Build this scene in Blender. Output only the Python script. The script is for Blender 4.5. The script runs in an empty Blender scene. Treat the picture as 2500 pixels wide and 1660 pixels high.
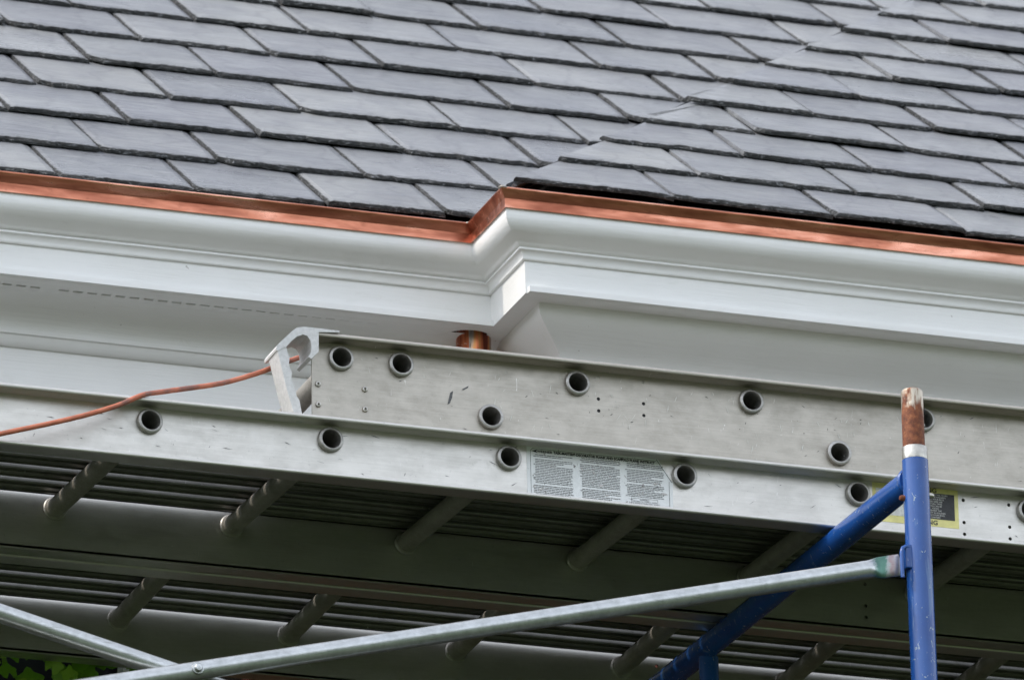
import bpy, bmesh, math, random
from mathutils import Vector, Matrix
from mathutils.geometry import delaunay_2d_cdt
R = random.Random(11)
SC = bpy.context.scene
COL = SC.collection

# ------------------------------------------------------------------ camera, sky, sun, exposure
cd = bpy.data.cameras.new('camera'); cam = bpy.data.objects.new('camera', cd); COL.objects.link(cam)
cd.sensor_width = 23.6; cd.lens = 200.0; cd.clip_start = 0.1; cd.clip_end = 2000
CAM = Vector((-4.79437, -13.13866, 1.7))
cr = Vector((0.94239602, -0.33389953, -0.02002112)); cu = Vector((-0.10054021, -0.33983385, 0.93509605)); cf = Vector((0.31903199, 0.87921787, 0.3538284))
M3 = Matrix((cr, cu, -cf)).transposed()
cam.matrix_world = Matrix.Translation(CAM) @ M3.to_4x4()
cd.dof.use_dof = True; cd.dof.focus_distance = 14.25; cd.dof.aperture_fstop = 9.0
SC.camera = cam

SUN_EL, SUN_AZ = math.radians(46), math.radians(270)      # azimuth clockwise from +Y: the sun stands to the left
w = bpy.data.worlds.new('World'); SC.world = w; w.use_nodes = True
nt = w.node_tree; bg = nt.nodes['Background']
sky = nt.nodes.new('ShaderNodeTexSky'); sky.sky_type = 'NISHITA'; sky.sun_disc = False
sky.sun_elevation = SUN_EL; sky.sun_rotation = SUN_AZ; sky.air_density = 1.0; sky.dust_density = 0.6; sky.ozone_density = 1.0
hs = nt.nodes.new('ShaderNodeHueSaturation'); hs.inputs['Saturation'].default_value = 0.30      # milky, thinly clouded sky
nt.links.new(sky.outputs[0], hs.inputs['Color']); nt.links.new(hs.outputs[0], bg.inputs[0]); bg.inputs[1].default_value = 0.15
sl = bpy.data.lights.new('sun', 'SUN'); sl.energy = 0.66; sl.angle = math.radians(0.8); sl.color = (1.0, 0.90, 0.76)
so = bpy.data.objects.new('sun', sl); COL.objects.link(so)
sd = Vector((math.sin(SUN_AZ) * math.cos(SUN_EL), math.cos(SUN_AZ) * math.cos(SUN_EL), math.sin(SUN_EL)))
so.rotation_euler = sd.to_track_quat('Z', 'Y').to_euler(); so.location = (-6, 0, 14)
vs = SC.view_settings; vs.view_transform = 'Standard'; vs.look = 'None'; vs.gamma = 1.0; vs.exposure = 1.68; vs.use_curve_mapping = False
SC.cycles.max_bounces = 10; SC.cycles.diffuse_bounces = 5; SC.cycles.glossy_bounces = 5
SC.cycles.use_denoising = True

# ------------------------------------------------------------------ materials
MAT = {}
def newmat(name):
    m = bpy.data.materials.new(name); m.use_nodes = True; MAT[name] = m
    return m, m.node_tree.nodes, m.node_tree.links, m.node_tree.nodes['Principled BSDF']
def N(ns, t, **kw):
    n = ns.new(t)
    for k, v in kw.items(): setattr(n, k, v)
    return n
def noise(ns, ls, vec, scale, detail=4, rough=.55, dist=0.0):
    n = ns.new('ShaderNodeTexNoise'); n.inputs['Scale'].default_value = scale; n.inputs['Detail'].default_value = detail
    n.inputs['Roughness'].default_value = rough; n.inputs['Distortion'].default_value = dist
    if vec is not None: ls.new(vec, n.inputs['Vector'])
    return n
def ramp(ns, ls, fac, stops):
    r = ns.new('ShaderNodeValToRGB'); e = r.color_ramp.elements
    while len(e) > 1: e.remove(e[0])
    e[0].position = stops[0][0]; e[0].color = tuple(stops[0][1]) + (1,)
    for p, c in stops[1:]:
        x = e.new(p); x.color = tuple(c) + (1,)
    ls.new(fac, r.inputs[0]); return r
def mix(ns, ls, fac, a, b, mode='MIX'):
    m = ns.new('ShaderNodeMix'); m.data_type = 'RGBA'; m.blend_type = mode; m.clamp_result = True
    for s, v in ((0, fac), (6, a), (7, b)):
        if hasattr(v, 'is_output'): ls.new(v, m.inputs[s])
        elif s == 0: m.inputs[0].default_value = v
        else: m.inputs[s].default_value = tuple(v) + (1,)
    return m.outputs[2]
def mth(ns, ls, op, a, b=0.0, clamp=False):
    m = ns.new('ShaderNodeMath'); m.operation = op; m.use_clamp = clamp
    for s, v in ((0, a), (1, b)):
        if hasattr(v, 'is_output'): ls.new(v, m.inputs[s])
        else: m.inputs[s].default_value = v
    return m.outputs[0]
def coords(ns, ls, sc=(1, 1, 1), rnd=True, kind='Object'):
    tc = ns.new('ShaderNodeTexCoord'); mp = ns.new('ShaderNodeMapping'); mp.inputs['Scale'].default_value = sc
    ls.new(tc.outputs[kind], mp.inputs['Vector'])
    if rnd:
        oi = ns.new('ShaderNodeObjectInfo'); c = ns.new('ShaderNodeCombineXYZ')
        for i, k in enumerate((37.0, 53.0, 71.0)): ls.new(mth(ns, ls, 'MULTIPLY', oi.outputs['Random'], k), c.inputs[i])
        ls.new(c.outputs[0], mp.inputs['Location'])
    return mp.outputs[0]
def bump(ns, ls, b, h, strength, dist, prev=None):
    n = ns.new('ShaderNodeBump'); n.inputs['Strength'].default_value = strength; n.inputs['Distance'].default_value = dist
    ls.new(h, n.inputs['Height'])
    if prev: ls.new(prev, n.inputs['Normal'])
    ls.new(n.outputs[0], b.inputs['Normal']); return n.outputs[0]
def simple(name, col, rough=.5, metal=0.0, var=.12, vscale=30, bstr=0.0, bdist=.001, spec=.5, sc=(1, 1, 1)):
    m, ns, ls, b = newmat(name)
    v = coords(ns, ls, sc); n = noise(ns, ls, v, vscale, 5)
    lo = [c * (1 - var) for c in col]; hi = [min(1, c * (1 + var)) for c in col]
    r = ramp(ns, ls, n.outputs[0], [(.3, lo), (.7, hi)]); ls.new(r.outputs[0], b.inputs['Base Color'])
    b.inputs['Roughness'].default_value = rough; b.inputs['Metallic'].default_value = metal; b.inputs['Specular IOR Level'].default_value = spec
    if bstr: bump(ns, ls, b, n.outputs[0], bstr, bdist)
    return m

def make_materials():
    # slate: dark stone with fine cleavage streaks; chipped margins (vertex attribute says where the dressed edge is)
    m, ns, ls, b = newmat('slate')
    oi = ns.new('ShaderNodeObjectInfo')
    v1 = coords(ns, ls, (2.2, 14, 14)); v2 = coords(ns, ls, (1, 1, 1)); v3 = coords(ns, ls, (10, 26, 26))
    st = noise(ns, ls, v1, 6, 6, .62, .6); bl = noise(ns, ls, v2, 7, 3); fl = noise(ns, ls, v3, 9, 5, .6, .8)
    tone = ramp(ns, ls, oi.outputs['Random'], [(0, (.140, .145, .158)), (.2, (.196, .201, .208)), (.35, (.154, .157, .174)), (.5, (.208, .212, .217)), (.65, (.232, .235, .234)), (.8, (.176, .182, .189)), (1, (.150, .154, .166))])
    c1 = mix(ns, ls, ramp(ns, ls, st.outputs[0], [(.40, (0, 0, 0)), (.80, (1, 1, 1))]).outputs[0], tone.outputs[0], (.235, .240, .246))
    c1 = mix(ns, ls, mth(ns, ls, 'MULTIPLY', ramp(ns, ls, bl.outputs[0], [(.42, (0, 0, 0)), (.7, (1, 1, 1))]).outputs[0], .5), c1, (.098, .102, .122))
    # dark veins
    wv = N(ns, 'ShaderNodeTexWave', wave_type='BANDS'); ls.new(coords(ns, ls, (1.0, 1.7, 1)), wv.inputs['Vector'])
    wv.inputs['Scale'].default_value = 2.6; wv.inputs['Distortion'].default_value = 7; wv.inputs['Detail'].default_value = 3; wv.inputs['Detail Scale'].default_value = 1.6
    vein = ramp(ns, ls, wv.outputs['Fac'], [(.0, (1, 1, 1)), (.035, (0, 0, 0))])
    c1 = mix(ns, ls, mth(ns, ls, 'MULTIPLY', vein.outputs[0], .24), c1, (.07, .07, .085))
    sm = noise(ns, ls, coords(ns, ls, (3, 9, 9)), 3.2, 4, .6, .5)
    c1 = mix(ns, ls, ramp(ns, ls, sm.outputs[0], [(.60, (0, 0, 0)), (.80, (.55, .55, .55))]).outputs[0], c1, (.26, .265, .27))
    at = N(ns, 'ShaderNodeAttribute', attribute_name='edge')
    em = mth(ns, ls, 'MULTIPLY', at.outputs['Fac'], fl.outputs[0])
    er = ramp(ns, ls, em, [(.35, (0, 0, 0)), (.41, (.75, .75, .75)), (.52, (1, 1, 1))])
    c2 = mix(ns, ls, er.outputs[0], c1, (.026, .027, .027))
    ls.new(c2, b.inputs['Base Color'])
    rr = ramp(ns, ls, er.outputs[0], [(0, (0, 0, 0)), (1, (.45, .45, .45))])
    rs = ramp(ns, ls, mth(ns, ls, 'FRACT', mth(ns, ls, 'MULTIPLY', oi.outputs['Random'], 7.31)), [(0, (.30, .30, .30)), (1, (.47, .47, .47))])
    ls.new(mth(ns, ls, 'ADD', mth(ns, ls, 'ADD', rr.outputs[0], rs.outputs[0]), mth(ns, ls, 'MULTIPLY', mth(ns, ls, 'SUBTRACT', sm.outputs[0], .5), .5)), b.inputs['Roughness'])
    b.inputs['Specular IOR Level'].default_value = .5
    hh = mth(ns, ls, 'ADD', mth(ns, ls, 'ADD', mth(ns, ls, 'MULTIPLY', st.outputs[0], 1.3), mth(ns, ls, 'MULTIPLY', bl.outputs[0], 4.0)), mth(ns, ls, 'MULTIPLY', mth(ns, ls, 'MULTIPLY', fl.outputs[0], at.outputs['Fac']), -2.5))
    bump(ns, ls, b, hh, .7, .0045)
    # new copper with handling stains
    m, ns, ls, b = newmat('copper')
    v = coords(ns, ls, (2.2, 12, 12)); n1 = noise(ns, ls, v, 4, 3, .5, .3); n2 = noise(ns, ls, coords(ns, ls, (9, 24, 24)), 6, 4)
    r = ramp(ns, ls, n1.outputs[0], [(.30, (.30, .098, .058)), (.50, (.54, .205, .125)), (.72, (.80, .40, .285))])
    c = mix(ns, ls, ramp(ns, ls, n2.outputs[0], [(.58, (0, 0, 0)), (.74, (.55, .55, .55))]).outputs[0], r.outputs[0], (.25, .085, .05))
    ls.new(c, b.inputs['Base Color']); b.inputs['Metallic'].default_value = .92
    ls.new(ramp(ns, ls, n1.outputs[0], [(.3, (.38, .38, .38)), (.7, (.24, .24, .24))]).outputs[0], b.inputs['Roughness'])
    bump(ns, ls, b, n1.outputs[0], .32, .005)
    simple('solder', (.42, .38, .34), .45, .7, .3, 90, .4, .001)
    # pipe copper, streaked and paint-splashed
    m, ns, ls, b = newmat('pipe_copper')
    v = coords(ns, ls, (24, 24, 2.2)); n1 = noise(ns, ls, v, 2.2, 2, .5, .2); n2 = noise(ns, ls, coords(ns, ls, (10, 10, 24)), 3.4, 4, .7, 1.2)
    r = ramp(ns, ls, n1.outputs[0], [(.34, (.16, .035, .02)), (.44, (.42, .11, .05)), (.52, (.60, .20, .08)), (.58, (.50, .24, .08)), (.64, (.36, .35, .33)), (.72, (.40, .10, .05))])
    c = mix(ns, ls, ramp(ns, ls, n2.outputs[0], [(.63, (0, 0, 0)), (.66, (1, 1, 1))]).outputs[0], r.outputs[0], (.70, .68, .62))
    ls.new(c, b.inputs['Base Color']); b.inputs['Metallic'].default_value = .7; b.inputs['Roughness'].default_value = .3
    # white gloss paint with brush marks
    m, ns, ls, b = newmat('white_paint')
    v = coords(ns, ls, (1.2, 26, 26)); n1 = noise(ns, ls, v, 7, 5, .6); n2 = noise(ns, ls, coords(ns, ls), 5, 3)
    r = ramp(ns, ls, n2.outputs[0], [(.3, (.775, .775, .765)), (.7, (.82, .82, .815))])
    c = mix(ns, ls, ramp(ns, ls, n1.outputs[0], [(.25, (.35, .35, .35)), (.42, (0, 0, 0))]).outputs[0], r.outputs[0], (.70, .70, .685))
    n3 = noise(ns, ls, coords(ns, ls, (1.5, 5, 5)), 6, 5, .7, .8)
    c = mix(ns, ls, ramp(ns, ls, n3.outputs[0], [(.60, (0, 0, 0)), (.80, (.5, .5, .5))]).outputs[0], c, (.66, .655, .62))
    n4 = noise(ns, ls, coords(ns, ls), 75, 2, .5)
    c = mix(ns, ls, ramp(ns, ls, n4.outputs[0], [(.775, (0, 0, 0)), (.79, (.7, .7, .7))]).outputs[0], c, (.35, .33, .30))
    ls.new(c, b.inputs['Base Color']); ls.new(ramp(ns, ls, n3.outputs[0], [(.3, (.30, .30, .30)), (.7, (.48, .48, .48))]).outputs[0], b.inputs['Roughness'])
    bump(ns, ls, b, n3.outputs[0], .10, .004, bump(ns, ls, b, n1.outputs[0], .30, .0018))
    # mill aluminium, extruded along X, scuffed
    def alu(name, lo, hi, rough, dirt, metal=.9):
        m, ns, ls, b = newmat(name)
        g = coords(ns, ls, (1.5, 60, 60)); n1 = noise(ns, ls, g, 8, 6, .65)
        n2 = noise(ns, ls, coords(ns, ls, (1, 1, 2.0)), 22, 7, .72); n3 = noise(ns, ls, coords(ns, ls), 170, 3, .6)
        n4 = noise(ns, ls, coords(ns, ls, (34, 10, 7)), 6, 3, .6, 1.5); n5 = noise(ns, ls, coords(ns, ls, (5, 9, 18)), 5.5, 5, .6, 2.2)
        base = ramp(ns, ls, n1.outputs[0], [(.3, lo), (.7, hi)]).outputs[0]
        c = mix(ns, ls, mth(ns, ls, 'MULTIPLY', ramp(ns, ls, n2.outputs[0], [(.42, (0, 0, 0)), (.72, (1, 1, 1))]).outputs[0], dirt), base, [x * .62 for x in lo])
        c = mix(ns, ls, mth(ns, ls, 'MULTIPLY', ramp(ns, ls, n3.outputs[0], [(.66, (0, 0, 0)), (.75, (1, 1, 1))]).outputs[0], .3), c, (.25, .25, .24))
        c = mix(ns, ls, mth(ns, ls, 'MULTIPLY', ramp(ns, ls, n4.outputs[0], [(.70, (0, 0, 0)), (.74, (1, 1, 1))]).outputs[0], .6), c, (.86, .86, .84))
        c = mix(ns, ls, ramp(ns, ls, n5.outputs[0], [(.745, (0, 0, 0)), (.765, (1, 1, 1))]).outputs[0], c, (.08, .08, .075))
        ls.new(c, b.inputs['Base Color']); b.inputs['Metallic'].default_value = metal
        rr = ramp(ns, ls, n2.outputs[0], [(.3, (rough - .06,) * 3), (.7, (rough + .1,) * 3)]); ls.new(rr.outputs[0], b.inputs['Roughness'])
        bump(ns, ls, b, n1.outputs[0], .12, .0006)
    alu('aluminium', (.60, .58, .54), (.665, .645, .605), .43, .22)
    alu('aluminium_worn', (.455, .425, .374), (.515, .482, .428), .50, .30)
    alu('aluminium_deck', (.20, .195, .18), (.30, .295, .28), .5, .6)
    alu('aluminium_oxide', (.25, .235, .21), (.36, .34, .31), .6, .6, .35)
    alu('aluminium_rung', (.36, .35, .33), (.48, .465, .44), .46, .6, .92)
    simple('cast_aluminium', (.60, .595, .585), .62, .45, .10, 160, .6, .0012)
    # galvanised tube
    m, ns, ls, b = newmat('galvanised')
    n1 = noise(ns, ls, coords(ns, ls), 60, 5, .7); n2 = noise(ns, ls, coords(ns, ls, (6, 40, 40)), 4, 5, .7)
    r = ramp(ns, ls, n1.outputs[0], [(.3, (.40, .42, .42)), (.7, (.60, .62, .63))])
    c = mix(ns, ls, ramp(ns, ls, n2.outputs[0], [(.60, (0, 0, 0)), (.74, (.8, .8, .8))]).outputs[0], r.outputs[0], (.20, .205, .18))
    ls.new(c, b.inputs['Base Color']); b.inputs['Metallic'].default_value = .8; b.inputs['Roughness'].default_value = .33
    bump(ns, ls, b, n1.outputs[0], .15, .0008)
    simple('teal_paint', (.05, .20, .15), .5, 0, .4, 120); simple('red_primer', (.25, .06, .06), .6, 0, .4, 120)
    # blue enamel, chipped
    m, ns, ls, b = newmat('blue_paint')
    n1 = noise(ns, ls, coords(ns, ls), 14, 4); n2 = noise(ns, ls, coords(ns, ls, (1, 1, .5)), 130, 4, .7, .8)
    r = ramp(ns, ls, n1.outputs[0], [(.3, (.008, .058, .25)), (.7, (.014, .086, .33))])
    c = mix(ns, ls, ramp(ns, ls, n2.outputs[0], [(.645, (0, 0, 0)), (.67, (1, 1, 1))]).outputs[0], r.outputs[0], (.30, .38, .44))
    n3 = noise(ns, ls, coords(ns, ls, (1, 1, .12)), 60, 4, .6, .4)
    c = mix(ns, ls, mth(ns, ls, 'MULTIPLY', ramp(ns, ls, n3.outputs[0], [(.62, (0, 0, 0)), (.68, (1, 1, 1))]).outputs[0], .45), c, (.12, .22, .40))
    n4 = noise(ns, ls, coords(ns, ls), 33, 5, .7, .5)
    c = mix(ns, ls, ramp(ns, ls, n4.outputs[0], [(.70, (0, 0, 0)), (.73, (.8, .8, .8))]).outputs[0], c, (.10, .06, .045))
    ls.new(c, b.inputs['Base Color']); b.inputs['Roughness'].default_value = .26; bump(ns, ls, b, n1.outputs[0], .1, .001)
    # rusted zinc pin
    m, ns, ls, b = newmat('rusty_zinc')
    n1 = noise(ns, ls, coords(ns, ls, (1, 1, .45), False), 26, 5, .6, .6); n2 = noise(ns, ls, coords(ns, ls), 110, 4, .7)
    tc = ns.new('ShaderNodeTexCoord'); sx = ns.new('ShaderNodeSeparateXYZ'); ls.new(tc.outputs['Object'], sx.inputs[0])
    gz = mth(ns, ls, 'MULTIPLY_ADD', sx.outputs[2], 3.2); gz.node.inputs[2].default_value = -.07
    f = mth(ns, ls, 'ADD', n1.outputs[0], gz)
    rust = ramp(ns, ls, n2.outputs[0], [(.25, (.05, .018, .010)), (.5, (.17, .048, .018)), (.75, (.32, .12, .045))]).outputs[0]
    k = ramp(ns, ls, f, [(.60, (1, 1, 1)), (.66, (0, 0, 0))]).outputs[0]
    ls.new(mix(ns, ls, k, (.46, .41, .33), rust), b.inputs['Base Color'])
    ls.new(ramp(ns, ls, k, [(0, (.85, .85, .85)), (1, (.05, .05, .05))]).outputs[0], b.inputs['Metallic'])
    ls.new(ramp(ns, ls, k, [(0, (.4, .4, .4)), (1, (.75, .75, .75))]).outputs[0], b.inputs['Roughness'])
    bump(ns, ls, b, n2.outputs[0], .4, .001)
    simple('zinc', (.42, .405, .365), .34, .9, .35, 60, .3, .001)
    # cord
    m, ns, ls, b = newmat('orange_cord')
    n1 = noise(ns, ls, coords(ns, ls), 26, 4, .6); n2 = noise(ns, ls, coords(ns, ls), 90, 3)
    r = ramp(ns, ls, n1.outputs[0], [(.36, (.22, .09, .065)), (.5, (.46, .135, .07)), (.7, (.55, .18, .10))])
    c = mix(ns, ls, ramp(ns, ls, n2.outputs[0], [(.6, (0, 0, 0)), (.75, (.6, .6, .6))]).outputs[0], r.outputs[0], (.16, .13, .12))
    ls.new(c, b.inputs['Base Color']); b.inputs['Roughness'].default_value = .5
    # label stock and inks
    m, ns, ls, b = newmat('label_white')
    n1 = noise(ns, ls, coords(ns, ls, (1, 1, 1)), 85, 5, .65, 1.0)
    c = mix(ns, ls, ramp(ns, ls, n1.outputs[0], [(.63, (0, 0, 0)), (.67, (.85, .85, .85))]).outputs[0], (.73, .745, .74), (.24, .24, .23))
    ls.new(c, b.inputs['Base Color']); b.inputs['Roughness'].default_value = .35
    simple('label_yellow', (.74, .68, .26), .4, 0, .12, 60)
    simple('ink_black', (.022, .022, .024), .5, 0, .3, 200)
    simple('ink_grey', (.09, .09, .092), .5, 0, .45, 300)
    simple('label_print_white', (.62, .62, .58), .5, 0, .2, 200)
    simple('dark_felt_and_shade', (.03, .03, .033), .9, 0, .3, 30)
    simple('rust_stain', (.42, .34, .20), .6, .3, .2, 40)
    # brick, mortar, wall
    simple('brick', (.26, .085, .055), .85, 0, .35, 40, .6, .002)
    simple('brick_wall_shaded', (.040, .032, .024), .9, 0, .5, 26, .8, .004)  # wall base darkened throughout to paint in the shadow under the planks
    simple('mortar', (.42, .40, .37), .9, 0, .15, 80, .5, .001)
    simple('glass', (.018, .019, .022), .06, 0, .2, 3)
    # leaves
    m, ns, ls, b = newmat('leaf')
    oi = ns.new('ShaderNodeObjectInfo'); n1 = noise(ns, ls, coords(ns, ls), 60, 3)
    r = ramp(ns, ls, oi.outputs['Random'], [(0, (.15, .33, .02)), (.5, (.22, .46, .03)), (1, (.34, .56, .05))])
    c = mix(ns, ls, ramp(ns, ls, n1.outputs[0], [(.4, (0, 0, 0)), (.7, (.5, .5, .5))]).outputs[0], r.outputs[0], (.12, .27, .016))
    ls.new(c, b.inputs['Base Color']); b.inputs['Roughness'].default_value = .4
    b.inputs['Transmission Weight'].default_value = 0.0; b.inputs['Subsurface Weight'].default_value = .15; b.inputs['Subsurface Radius'].default_value = (.004, .01, .002)
    simple('bounce_blocker_dark', (.018, .024, .007), .95, 0, .4, 14, .6, .02)  # near-black ground colour, added to weaken light bounced upward
    simple('tree_leaf', (.045, .085, .018), .7, 0, .4, .4)
    simple('stem', (.10, .065, .04), .8, 0, .3, 60); simple('withered', (.16, .05, .025), .8, 0, .3, 60)
    # lawn
    m, ns, ls, b = newmat('lawn')
    n1 = noise(ns, ls, coords(ns, ls, rnd=False), .35, 5); n2 = noise(ns, ls, coords(ns, ls, rnd=False), 9, 5)
    r = ramp(ns, ls, n1.outputs[0], [(.3, (.026, .050, .010)), (.7, (.044, .075, .017))])
    ls.new(mix(ns, ls, mth(ns, ls, 'MULTIPLY', n2.outputs[0], .5), r.outputs[0], (.05, .085, .02)), b.inputs['Base Color']); b.inputs['Roughness'].default_value = .9
make_materials()

# ------------------------------------------------------------------ mesh helpers
def link(name, me, mat, parent=None, loc=None, smooth=False, mw=None):
    o = bpy.data.objects.new(name, me); COL.objects.link(o)
    if mat and not me.materials: me.materials.append(MAT[mat])
    if parent: o.parent = parent
    if mw is not None: o.matrix_local = mw
    elif loc is not None: o.location = loc
    if smooth:
        for p in me.polygons: p.use_smooth = True
    return o
def meshdata(name, vs_, fs_):
    me = bpy.data.meshes.new(name); me.from_pydata([tuple(v) for v in vs_], [], fs_); me.update(); return me
def fix(me):
    bm = bmesh.new(); bm.from_mesh(me); bmesh.ops.remove_doubles(bm, verts=bm.verts, dist=1e-6)
    bmesh.ops.recalc_face_normals(bm, faces=bm.faces); bm.to_mesh(me); bm.free(); return me
def autosmooth(me, ang=35):
    bm = bmesh.new(); bm.from_mesh(me); c = math.radians(ang)
    for f in bm.faces: f.smooth = True
    for e in bm.edges:
        if len(e.link_faces) == 2 and e.calc_face_angle(0) > c: e.smooth = False
    bm.to_mesh(me); bm.free(); return me
def empty(name, label, cat, loc=(0, 0, 0), group=None):
    o = bpy.data.objects.new(name, None); COL.objects.link(o); o.location = loc; o.empty_display_size = .1
    o['label'] = label; o['category'] = cat
    if group: o['group'] = group
    return o
def box(name, lo, hi, mat, parent=None, bev=.0015):
    """bevelled box between two corners, origin at its centre (coordinates relative to the parent's origin)"""
    c = [(a + b) / 2 for a, b in zip(lo, hi)]; h = [abs(b - a) / 2 for a, b in zip(lo, hi)]
    bm = bmesh.new(); bmesh.ops.create_cube(bm, size=2)
    for v in bm.verts: v.co = Vector((v.co.x * h[0], v.co.y * h[1], v.co.z * h[2]))
    b = min(bev, min(h) * .6)
    if b > 0: bmesh.ops.bevel(bm, geom=bm.edges[:], offset=b, segments=2, affect='EDGES', profile=.6)
    me = bpy.data.meshes.new(name); bm.to_mesh(me); bm.free()
    return link(name, me, mat, parent, c)
def sweep_mesh(name, path, prof, closed=False):
    """sweep a (p,z) profile along a plan polyline (x,y); p is measured to the right-hand side of travel, mitred corners"""
    pts = [Vector(p) for p in path]; n = len(pts); rows = []
    for i, p in enumerate(pts):
        d0 = (pts[i] - pts[i - 1]).normalized() if i else (pts[1] - pts[0]).normalized()
        d1 = (pts[i + 1] - pts[i]).normalized() if i < n - 1 else d0
        n0 = Vector((d0.y, -d0.x)); n1 = Vector((d1.y, -d1.x)); m = n0 + n1; m = m / m.dot(n0) if m.length > 1e-6 else n0
        rows.append([(p.x + m.x * q, p.y + m.y * q, z) for q, z in prof])
    V = [v for r in rows for v in r]; k = len(prof); F = []
    for i in range(n - 1):
        for j in range(k if closed else k - 1):
            a = i * k + j; b = i * k + (j + 1) % k
            F.append((a, b, b + k, a + k))
    if closed: F.append(tuple(range(k))); F.append(tuple(range((n - 1) * k, n * k))[::-1])
    return fix(meshdata(name, V, F))
def tube_mesh(name, pts, rad, seg=20, cap=True, up=None):
    pts = [Vector(p) for p in pts]; n = len(pts); V = []; F = []
    rads = rad if isinstance(rad, (list, tuple)) else [rad] * n
    t = (pts[1] - pts[0]).normalized(); ref = up or (Vector((0, 0, 1)) if abs(t.z) < .9 else Vector((1, 0, 0)))
    u = t.cross(ref).normalized()
    for i in range(n):
        t = ((pts[i + 1] if i < n - 1 else pts[i]) - (pts[i - 1] if i else pts[i])).normalized()
        u = (u - t * u.dot(t)).normalized(); v = t.cross(u)
        for s in range(seg):
            a = 2 * math.pi * s / seg; V.append(pts[i] + (u * math.cos(a) + v * math.sin(a)) * rads[i])
    for i in range(n - 1):
        for s in range(seg):
            a = i * seg + s; b = i * seg + (s + 1) % seg; F.append((a, b, b + seg, a + seg))
    if cap: F.append(tuple(range(seg))[::-1]); F.append(tuple(range((n - 1) * seg, n * seg)))
    return autosmooth(meshdata(name, V, F), 40)
def lathe_mesh(name, prof, axis='Y', seg=28, closed=True, flute=0.0, fr_=-1):
    """revolve (r, h) profile about an axis through the origin"""
    V = []; F = []; k = len(prof)
    for s in range(seg):
        a = 2 * math.pi * s / seg
        for r, h in prof:
            r2 = r * (1 + flute * (s % 2)) if abs(r - fr_) < 1e-6 else r; c, d = r2 * math.cos(a), r2 * math.sin(a)
            V.append({'Y': (c, h, d), 'Z': (c, d, h), 'X': (h, c, d)}[axis])
    for s in range(seg):
        for j in range(k if closed else k - 1):
            a = s * k + j; b = s * k + (j + 1) % k; c = ((s + 1) % seg) * k
            F.append((a, b, c + (j + 1) % k, c + j))
    return autosmooth(fix(meshdata(name, V, F)), 38)
def plate_mesh(name, outline, holes, y0, y1, plane='XZ'):
    """flat plate with holes, thickness between y0 and y1"""
    pts, eds = [], []
    for loop in [outline] + holes:
        k = len(pts); pts += [Vector(p_) for p_ in loop]; eds += [(k + i, k + (i + 1) % len(loop)) for i in range(len(loop))]
    V, _, F, *_r = delaunay_2d_cdt(pts, eds, [], 0, 1e-7)
    def inside(p_, lp):
        c = False
        for i in range(len(lp)):
            (x1, y1), (x2, y2) = lp[i - 1], lp[i]
            if (y1 > p_[1]) != (y2 > p_[1]) and p_[0] < (x2 - x1) * (p_[1] - y1) / (y2 - y1) + x1: c = not c
        return c
    bm = bmesh.new(); bv = [bm.verts.new((v.x, v.y, 0)) for v in V]
    for f in F:
        c = sum((V[i] for i in f), Vector((0, 0))) / len(f)
        if inside(c, outline) and not any(inside(c, h) for h in holes): bm.faces.new([bv[i] for i in f])
    bmesh.ops.delete(bm, geom=[v for v in bm.verts if not v.link_faces], context='VERTS')
    ret = bmesh.ops.extrude_face_region(bm, geom=bm.faces[:])
    for e in ret['geom']:
        if isinstance(e, bmesh.types.BMVert): e.co.z = 1.0
    for v in bm.verts:
        a, b, t = v.co; y = y0 + (y1 - y0) * t
        v.co = (a, y, b) if plane == 'XZ' else (a, b, y)
    bmesh.ops.recalc_face_normals(bm, faces=bm.faces)
    me = bpy.data.meshes.new(name); bm.to_mesh(me); bm.free(); return me
def circ(cx, cz, r, n=22): return [(cx + r * math.cos(2 * math.pi * i / n), cz + r * math.sin(2 * math.pi * i / n)) for i in range(n)]

# ------------------------------------------------------------------ ground
g = meshdata('lawn', [(-300, -300, 0), (300, -300, 0), (300, 300, 0), (-300, 300, 0)], [(0, 1, 2, 3)])
go = link('lawn', g, 'lawn'); go['kind'] = 'structure'; go['label'] = 'green lawn around the house'

gb = meshdata('bounce_blocker', [(-14, -7.5, .004), (-9, -8.6, .004), (-3, -7.9, .004), (3, -8.8, .004), (9, -7.6, .004), (14, -8.2, .004), (14, .405, .004), (-14, .405, .004)], [tuple(range(8))])  # unseen dark sheet, added to keep ground bounce off the undersides
gbo = link('bounce_blocker', gb, 'bounce_blocker_dark'); gbo['kind'] = 'structure'; gbo['label'] = 'unseen dark ground sheet added to cut light bounced from below'

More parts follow.
